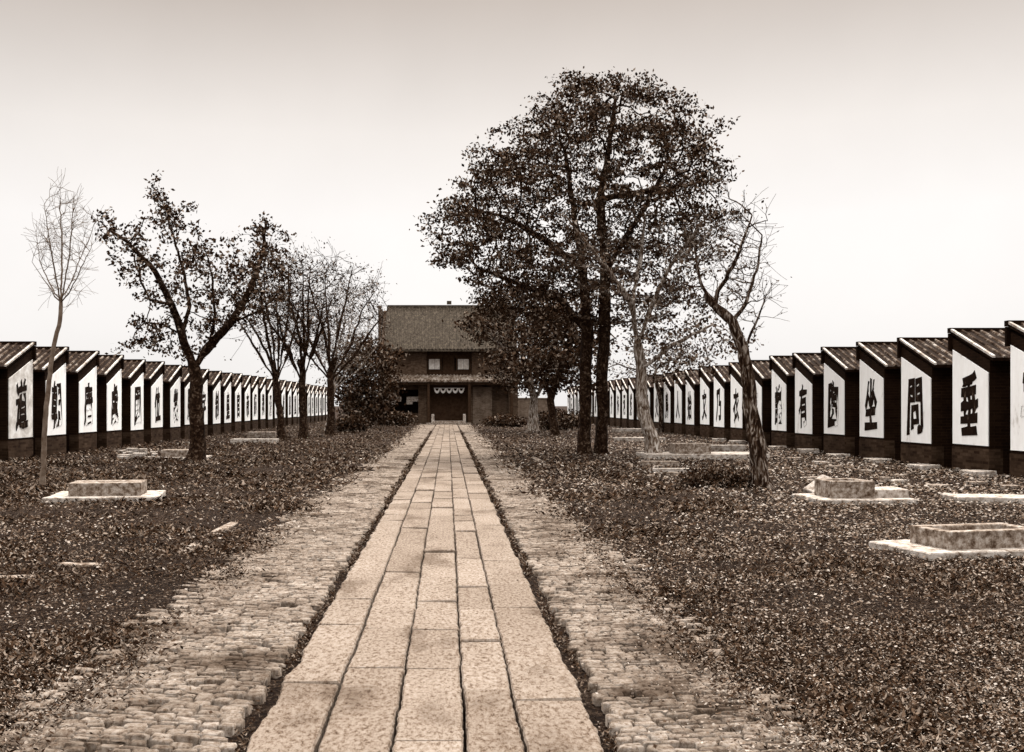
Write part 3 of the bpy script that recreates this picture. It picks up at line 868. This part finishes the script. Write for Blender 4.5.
cc = ellipse_clumps(3, 560, Yb, 590, 205, 165, 155, 4.3, big_test, shell=0.15)
A = clumps(4, cc, 7, 0.46, 0.09)
b0 = P(585, 455, Yb); b0[2] = -0.05; b1 = P(603, 455, Yb); b1[2] = -0.05; b1[1] += .2
tr = [(-1, [b0, P(585, 400, Yb), P(587, 330, Yb), P(583, 270, Yb + .2), P(572, 200, Yb + .3), P(565, 150, Yb)]),
      (-1, [b1, P(602, 400, Yb), P(604, 340, Yb), P(606, 270, Yb), P(600, 200, Yb), P(612, 130, Yb), P(615, 100, Yb)]),
      ((1, 3), [P(640, 215, Yb - .5), P(665, 170, Yb - .6)]), ((0, 3), [P(545, 240, Yb - .8), P(500, 215, Yb - 1)]),
      ((0, 2), [P(560, 300, Yb + .5), P(510, 280, Yb + .8), P(480, 270, Yb + .6)]), ((1, 4), [P(650, 190, Yb + .8), P(690, 185, Yb + 1)])]
make_tree('broadleaf_tree', 'tallest tree, twin dark trunks and broad leafy crown, right of the path', 'tree', (b0[0], b0[1], 0), tr, A, 31, .009, .19, 'bark', 'leaf', trunk_r=[(0, .16, .04), (1, .17, .04)],
          n_per=24, spread=.18, size=.115, max_tips=3, D=.27, infl=2.2, kill=.38, flat=.35)

# --- pale barked tree in front of it
Y6 = 31.5
cc = ellipse_clumps(13, 90, Y6, 662, 265, 75, 80, 2.2, None, .1) + ellipse_clumps(14, 70, Y6, 690, 345, 60, 28, 1.8, None, .1) + ellipse_clumps(15, 26, Y6, 585, 265, 50, 32, 1.2, None, .1)
A = clumps(16, cc, 6, .33, .2)
b = P(655, 458, Y6); b[2] = -.05
tr = [(-1, [b, P(653, 440, Y6), P(643, 415, Y6), P(641, 370, Y6), P(638, 345, Y6)]),
      ((0, 4), [P(632, 305, Y6 - .8), P(612, 275, Y6 - 1.6), P(588, 245, Y6 - 2.4), P(565, 215, Y6 - 2.8)]), ((0, 4), [P(650, 310, Y6), P(668, 270, Y6 - .3), P(700, 225, Y6 - .4)]),
      ((1, 0), [P(640, 262, Y6 + .3), P(645, 215, Y6 + .4)]), ((0, 3), [P(672, 345, Y6 - .4), P(712, 325, Y6 - .6)])]
make_tree('pale_barked_tree', 'pale barked tree with sparse fine foliage, in front of the tallest tree', 'tree', (b[0], b[1], 0), tr, A, 41, .006, .11, 'bark_pale', 'leaf_brown', trunk_r=[(0, .22, .14), (1, .09, .025), (2, .08, .03), (3, .07, .03), (4, .07, .03)],
          n_per=7, spread=.17, size=.12, max_tips=3, D=.2, infl=1.8, kill=.32, leaf_frac=.9)

# --- leaning bare tree at right
Y7 = 20.4
b = P(762, 487, Y7); b[2] = -.05
cc = ellipse_clumps(23, 30, Y7, 741, 245, 20, 50, .9, None, .1) + ellipse_clumps(24, 14, Y7, 754, 300, 10, 28, .6, None, .1) + ellipse_clumps(25, 14, Y7, 700, 262, 22, 30, .8, None, .1)
A = clumps(26, cc, 4, .2, .2)
tr = [(-1, [b, P(757, 450, Y7), P(750, 400, Y7 + .1), P(744, 350, Y7), P(732, 322, Y7), P(714, 304, Y7), P(708, 298, Y7)]),
      ((0, 5), [P(722, 285, Y7 - .1), P(738, 255, Y7 - .2), P(752, 215, Y7)]), ((0, 4), [P(745, 305, Y7), P(757, 270, Y7 + .2), P(762, 235, Y7 + .3)]),
      ((0, 6), [P(700, 280, Y7), P(694, 245, Y7)]), ((0, 3), [P(755, 325, Y7), P(764, 302, Y7)])]
make_tree('leaning_tree', 'bare leaning tree with knobby crooked trunk at right', 'tree', (b[0], b[1], 0), tr, A, 51, .004, .07, 'bark_mid', 'leaf_brown', trunk_r=[(0, .185, .08)],
          n_per=1, spread=.08, size=.06, max_tips=1, D=.14, infl=1.2, kill=.18, leaf_frac=.25, up=.3, twigs=3, twig_len=.36)

# --- low dense tree beside the tower, right
Y8 = 64.0
cc = ellipse_clumps(33, 260, Y8, 522, 338, 58, 56, 3.0, lambda px, py, p: not (px < 492 and py > 342) and not (px < 508 and py > 368), .1)
A = clumps(34, cc, 6, .55, .25)
b = P(533, 430, Y8); b[2] = -.05
tr = [(-1, [b, P(534, 400, Y8), P(528, 378, Y8), P(520, 345, Y8)]), ((0, 1), [P(545, 380, Y8), P(552, 345, Y8)]), ((0, 2), [P(505, 350, Y8), P(485, 325, Y8)])]
make_tree('broadleaf_tree', 'low dense tree with pale forked trunk hiding the right side of the tower', 'tree', (b[0], b[1], 0), tr, A, 61, .015, .2, 'bark_pale', 'leaf', trunk_r=[(0, .3, .12)],
          n_per=24, spread=.36, size=.22, max_tips=3, D=.42, infl=3.5, kill=.6)
Y9 = 55.0
cc = ellipse_clumps(35, 110, Y9, 562, 348, 42, 46, 2.0, None, .1); A = clumps(36, cc, 5, .45, .25)
b = P(556, 436, Y9); b[2] = -.05
tr = [(-1, [b, P(550, 400, Y9), P(545, 375, Y9)]), ((0, 1), [P(560, 372, Y9), P(568, 345, Y9)])]
make_tree('broadleaf_tree', 'slim dark tree between the low dense tree and the tallest tree', 'tree', (b[0], b[1], 0), tr, A, 62, .015, .2, 'bark', 'leaf',
          n_per=22, spread=.3, size=.22, max_tips=3, D=.35, infl=3, kill=.5)
Y10 = 60.0
cc = ellipse_clumps(37, 70, Y10, 648, 365, 55, 26, 2.0, None, .1); A = clumps(38, cc, 5, .4, .25)
b = P(662, 432, Y10); b[2] = -.05
tr = [(-1, [b, P(660, 400, Y10), P(655, 375, Y10)])]
make_tree('broadleaf_tree', 'low twiggy tree before the far right cell rows, behind the pale barked tree', 'tree', (b[0], b[1], 0), tr, A, 63, .012, .12, 'bark_mid', 'leaf_brown',
          n_per=6, spread=.28, size=.16, max_tips=3, D=.35, infl=3, kill=.5, leaf_frac=.7)

# --- big left tree
Y2_ = 29.3
b = P(197, 463, Y2_); b[2] = -.05
tr = [(-1, [b, P(197, 420, Y2_), P(196, 385, Y2_), P(194, 368, Y2_)]),
      ((0, 3), [P(182, 335, Y2_), P(172, 305, Y2_ - .2), P(155, 272, Y2_ - .4), P(128, 242, Y2_ - .5), P(112, 232, Y2_ - .5)]),
      ((0, 3), [P(210, 345, Y2_ + .1), P(232, 322, Y2_), P(250, 290, Y2_), P(262, 255, Y2_ + .2), P(266, 222, Y2_ + .2)]),
      ((1, 0), [P(190, 305, Y2_ + .4), P(182, 265, Y2_ + .5), P(172, 232, Y2_ + .4), P(163, 208, Y2_ + .3)]),
      ((2, 0), [P(215, 315, Y2_ - .5), P(212, 275, Y2_ - .6), P(205, 250, Y2_ - .6)]),
      ((1, 1), [P(150, 300, Y2_ + .5), P(140, 280, Y2_ + .6)]), ((2, 1), [P(262, 310, Y2_ - .4), P(285, 285, Y2_ - .4)]),
      ((1, 0), [P(165, 325, Y2_), P(145, 322, Y2_), P(135, 333, Y2_)])]
spots = [(112, 230), (125, 240), (105, 222), (140, 250), (158, 204), (163, 200), (152, 208), (160, 214), (182, 212), (180, 222), (195, 238), (205, 250), (170, 258), (150, 290),
         (140, 282), (128, 268), (208, 270), (212, 285), (185, 290), (178, 300), (160, 310), (265, 222), (270, 232), (258, 240), (250, 252), (275, 252), (262, 268), (245, 270), (240, 285),
         (255, 288), (275, 280), (285, 285), (268, 298), (225, 300), (232, 315), (215, 318), (200, 300), (192, 320), (140, 338), (133, 330), (150, 345), (172, 330), (190, 345), (222, 262),
         (230, 275), (168, 240), (175, 275), (240, 300), (120, 255), (285, 262), (190, 255), (200, 262), (172, 290), (205, 330), (165, 352)]
rr2 = np.random.RandomState(8)
cc = [P(px, py, Y2_ + rr2.randn() * .9) for (px, py) in spots for _ in range(2)]
A = clumps(41, cc, 6, .27, .24)
make_tree('broadleaf_tree', 'large forked tree with clustered leaves, left of the path', 'tree', (b[0], b[1], 0), tr, A, 71, .007, .15, 'bark', 'leaf', trunk_r=[(0, .23, .17), (1, .12, .04), (2, .13, .04)],
          n_per=9, spread=.10, size=.115, max_tips=3, D=.18, infl=1.8, kill=.28, flat=.9)

# --- pale bare sapling, far left
Y1_ = 19.7
b = P(43, 490, Y1_); b[2] = -.05
tr = [(-1, [b, P(44, 440, Y1_), P(49, 380, Y1_), P(54, 345, Y1_), P(60, 320, Y1_), P(61, 302, Y1_)])]
for (x1, y1, x2, y2, dy) in ((40, 262, 36, 232, .3), (52, 255, 44, 205, -.3), (62, 245, 60, 185, .2), (70, 250, 74, 192, -.2), (82, 255, 96, 220, .3), (48, 285, 32, 262, 0), (76, 280, 92, 245, -.4)):
    tr.append(((0, 5), [P((61 + x1) / 2, (302 + y1) / 2 + 3, Y1_ + dy / 2), P(x1, y1, Y1_ + dy), P(x2, y2, Y1_ + dy * 1.3)]))
cc = ellipse_clumps(43, 40, Y1_, 65, 250, 30, 55, .6, lambda px, py, p: abs(px - 65) < 5 + (305 - py) * .32, .1)
A = clumps(44, cc, 4, .1, .2)
make_tree('bare_sapling', 'slender pale leafless sapling at the far left', 'tree', (b[0], b[1], 0), tr, A, 81, .0028, .035, 'bark_ghost', None, D=.12, infl=1.3, kill=.13, up=.35, twigs=3, twig_len=.3, trunk_r=[(0, .055, .04)] + [(k, .016, .004) for k in range(1, 8)])

# --- group of thin bare trees at left centre
def thin(px, py, topx, seed, label, hw, cy, hh, bark='bark', lf=.35, base_r=.17):
    Yt = H * F / (py - VY)
    b = P(px, py, Yt); b[2] = -.05
    cc = ellipse_clumps(seed, 110, Yt, topx, cy, hw, hh, 2.2, lambda a, c, p: abs(a - topx) < hw * (1.05 - .55 * max(0, (c - cy) / hh)), .05)
    A = clumps(seed + 1, cc, 5, .4, .35)
    h1 = py - (py - cy) * .42
    tr = [(-1, [b, P(px + (topx - px) * .2, py - 25, Yt), P(px + (topx - px) * .45, h1, Yt)])]
    q = random.Random(seed)
    nl = 7
    x0 = px + (topx - px) * .45
    tr[0][1].append(P(x0 + q.uniform(-2, 3), h1 - 9, Yt + .2)); tr[0][1].append(P(x0 + q.uniform(-4, 5), h1 - 20, Yt))
    for k in range(nl):
        f = -1 + 2 * k / (nl - 1) + q.uniform(-.14, .14); dy = q.uniform(-1.8, 1.8)
        tipy = cy - hh * (.95 - .6 * f * f) + q.uniform(-4, 16)
        st = (0, q.choice([2, 3, 4]) if abs(f) < .6 else 2); y0 = h1 - 9 * (st[1] - 2)
        m = q.uniform(.3, .55)
        tr.append((st, [P(x0 + (topx + f * hw - x0) * m + q.uniform(-3, 3), y0 + (tipy - y0) * .36 + q.uniform(-2, 4), Yt + dy * .4), P(topx + f * hw * q.uniform(.7, .95), y0 + (tipy - y0) * .7 + q.uniform(-4, 4), Yt + dy * .8), P(topx + f * hw, tipy + 6, Yt + dy)]))
    make_tree('thin_tree', label, 'tree', (b[0], b[1], 0), tr, A, seed + 2, .008, base_r * .6, bark, 'leaf', n_per=4, spread=.2, size=.12, max_tips=2, D=.3, infl=2.6, kill=.42, leaf_frac=lf, up=.2, twigs=2, twig_len=.7, trunk_r=[(0, base_r, base_r * .7)] + [(k, base_r * .42, .015) for k in range(1, 8)])
thin(283, 440, 268, 90, 'thin twiggy tree leaning left, nearest of the left-centre group', 36, 305, 50, lf=.4)
thin(304, 439, 300, 94, 'thin dark tree in the middle of the left-centre group', 34, 305, 50, lf=.3, base_r=.2)
thin(331, 435, 330, 98, 'thin twiggy tree with wide fan of branches, right of the left-centre group', 58, 306, 56, lf=.25, base_r=.22)
thin(326, 431, 345, 102, 'slender pale trunked tree standing behind the left-centre group', 36, 330, 45, 'bark_pale', lf=.3, base_r=.12)

# --- dense dark tree, left of the tower
Y4_ = 74.0
cc = ellipse_clumps(53, 170, Y4_, 369, 380, 27, 44, 2.2, None, .1); A = clumps(54, cc, 5, .5, .35)
b = P(368, 429, Y4_); b[2] = -.05
make_tree('evergreen_tree', 'dense dark bushy tree hiding the left side of the tower', 'tree', (b[0], b[1], 0), [(-1, [b, P(368, 405, Y4_), P(367, 380, Y4_)])], A, 64, .02, .2, 'bark', 'leaf',
          n_per=34, spread=.38, size=.24, max_tips=4, D=.42, infl=3, kill=.6)

# low bushes along the foot of the tower and rows
def bush(px, py, w, h, seed, label, ls=.17, npp=2):
    Yt = H * F / (py - VY); r = np.random.RandomState(seed)
    c = P(px, py, Yt); n = 1500
    v = r.randn(n, 3); v /= np.linalg.norm(v, axis=1)[:, None]; v *= (r.rand(n) ** .4)[:, None]
    C = np.array([0, 0, h * .45]) + v * np.array([w, w * .7, h * .55]); C[:, 2] = np.abs(C[:, 2])
    C += r.randn(n, 3) * .08
    V, Fc = leaf_cloud(seed, C, npp, .1 * ls / .17, ls)
    t = empty('bush', (c[0], Yt, 0)); tag(t, label, 'bush')
    link('crown', np_mesh('crown', V, Fc, M['leaf']), t)
    mb = MB()
    for i in range(6): mb.tube((0, 0, -.05), (r.randn() * w * .4, r.randn() * w * .3, h * .7), .03, .01, 5)
    mb.build('stem', M['bark'], t)
bush(352, 432, 1.0, 1.0, 201, 'low dark bush below the dense tree left of the tower')
bush(395, 426, 1.6, 1.1, 202, 'low dark bush at the left foot of the tower')
bush(560, 430, 2.2, 1.3, 204, 'low dark bush between the slim dark tree and the far right cell rows')
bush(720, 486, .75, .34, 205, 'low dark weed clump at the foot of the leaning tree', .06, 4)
bush(505, 427, 1.6, .8, 203, 'low dark bush at the right foot of the tower')

mb = MB(); mb.box(-12.2, 12.2, 124, 124.4, -.1, 2.3); mb.box(-12.25, 12.25, 123.93, 124.47, 2.3, 2.45)
o = mb.build('compound_wall', M['lit_pale_brick']); tag(o, 'far brick compound wall closing the yard behind the tower', 'wall')
# ------------------------------------------------------------------ light and sky
EL, AZ = math.radians(56), math.radians(14)      # AZ from +Y towards +X : ahead of the camera, a little right
w = bpy.data.worlds.new('World'); sc.world = w; w.use_nodes = True
nt = w.node_tree; bg = nt.nodes['Background']
sky = nt.nodes.new('ShaderNodeTexSky'); sky.sky_type = 'NISHITA'; sky.sun_disc = False
sky.sun_elevation = EL; sky.sun_rotation = AZ; sky.air_density = 1.0; sky.dust_density = 5.0; sky.ozone_density = 1.0
bw = nt.nodes.new('ShaderNodeRGBToBW'); nt.links.new(sky.outputs[0], bw.inputs[0])
# overcast veil: pull the clear-sky brightness towards an even value, then shade by elevation
veil = nt.nodes.new('ShaderNodeMath'); veil.operation = 'MULTIPLY_ADD'; veil.inputs[1].default_value = 0.15; veil.inputs[2].default_value = 6.3
nt.links.new(bw.outputs[0], veil.inputs[0])
tc = nt.nodes.new('ShaderNodeTexCoord'); sx = nt.nodes.new('ShaderNodeSeparateXYZ'); nt.links.new(tc.outputs['Generated'], sx.inputs[0])
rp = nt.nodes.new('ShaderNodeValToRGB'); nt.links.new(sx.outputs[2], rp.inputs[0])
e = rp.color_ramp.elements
stops = [(0.0, (.86, .835, .815)), (0.17, (.86, .83, .81)), (0.25, (.77, .725, .69)), (0.36, (.51, .452, .41)), (0.41, (.51, .452, .41)), (0.50, (1.6, 1.55, 1.5)), (0.6, (3.4, 3.3, 3.15)), (1.0, (3.4, 3.3, 3.15))]  # last stops: unseen upper sky brightened to light the white panels
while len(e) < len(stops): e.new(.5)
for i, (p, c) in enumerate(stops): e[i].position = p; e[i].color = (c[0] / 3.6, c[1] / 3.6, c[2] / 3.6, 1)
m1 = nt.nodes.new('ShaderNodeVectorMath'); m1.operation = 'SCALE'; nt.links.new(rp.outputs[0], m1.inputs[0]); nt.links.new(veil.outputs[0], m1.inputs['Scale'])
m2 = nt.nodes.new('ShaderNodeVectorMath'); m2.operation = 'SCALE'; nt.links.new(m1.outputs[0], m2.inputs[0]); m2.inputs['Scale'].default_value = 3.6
hz = tex_noise(nt, tc.outputs['Generated'], 5.0, 5, 0.55)
hm = nt.nodes.new('ShaderNodeMapRange'); hm.inputs['From Min'].default_value = 0.3; hm.inputs['From Max'].default_value = 0.7
hm.inputs['To Min'].default_value = 0.965; hm.inputs['To Max'].default_value = 1.025
nt.links.new(hz, hm.inputs['Value'])
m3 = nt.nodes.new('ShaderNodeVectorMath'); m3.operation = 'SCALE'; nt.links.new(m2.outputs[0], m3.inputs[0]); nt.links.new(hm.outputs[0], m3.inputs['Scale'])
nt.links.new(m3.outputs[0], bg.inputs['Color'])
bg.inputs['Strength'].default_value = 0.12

sun = bpy.data.lights.new('sun', 'SUN'); sun.energy = 4.2; sun.angle = math.radians(0.6); sun.color = (1, .95, .87)
so = bpy.data.objects.new('sun', sun); COL.objects.link(so)
dv = Vector((math.sin(AZ) * math.cos(EL), math.cos(AZ) * math.cos(EL), math.sin(EL)))
so.rotation_euler = dv.to_track_quat('Z', 'Y').to_euler()

cam = bpy.data.cameras.new('camera'); co = bpy.data.objects.new('camera', cam); COL.objects.link(co)
co.location = (0, 0, H); co.rotation_euler = (PI / 2, 0, 0)
cam.sensor_width = 36; cam.lens = 36 * F / 1024; cam.clip_end = 4000
cam.shift_x = (512 - VX) / 1024; cam.shift_y = (VY - 376) / 1024
sc.camera = co
sc.view_settings.view_transform = 'Standard'; sc.view_settings.look = 'None'
sc.view_settings.exposure = 0.45; sc.view_settings.gamma = 1.0
sc.view_settings.use_curve_mapping = False
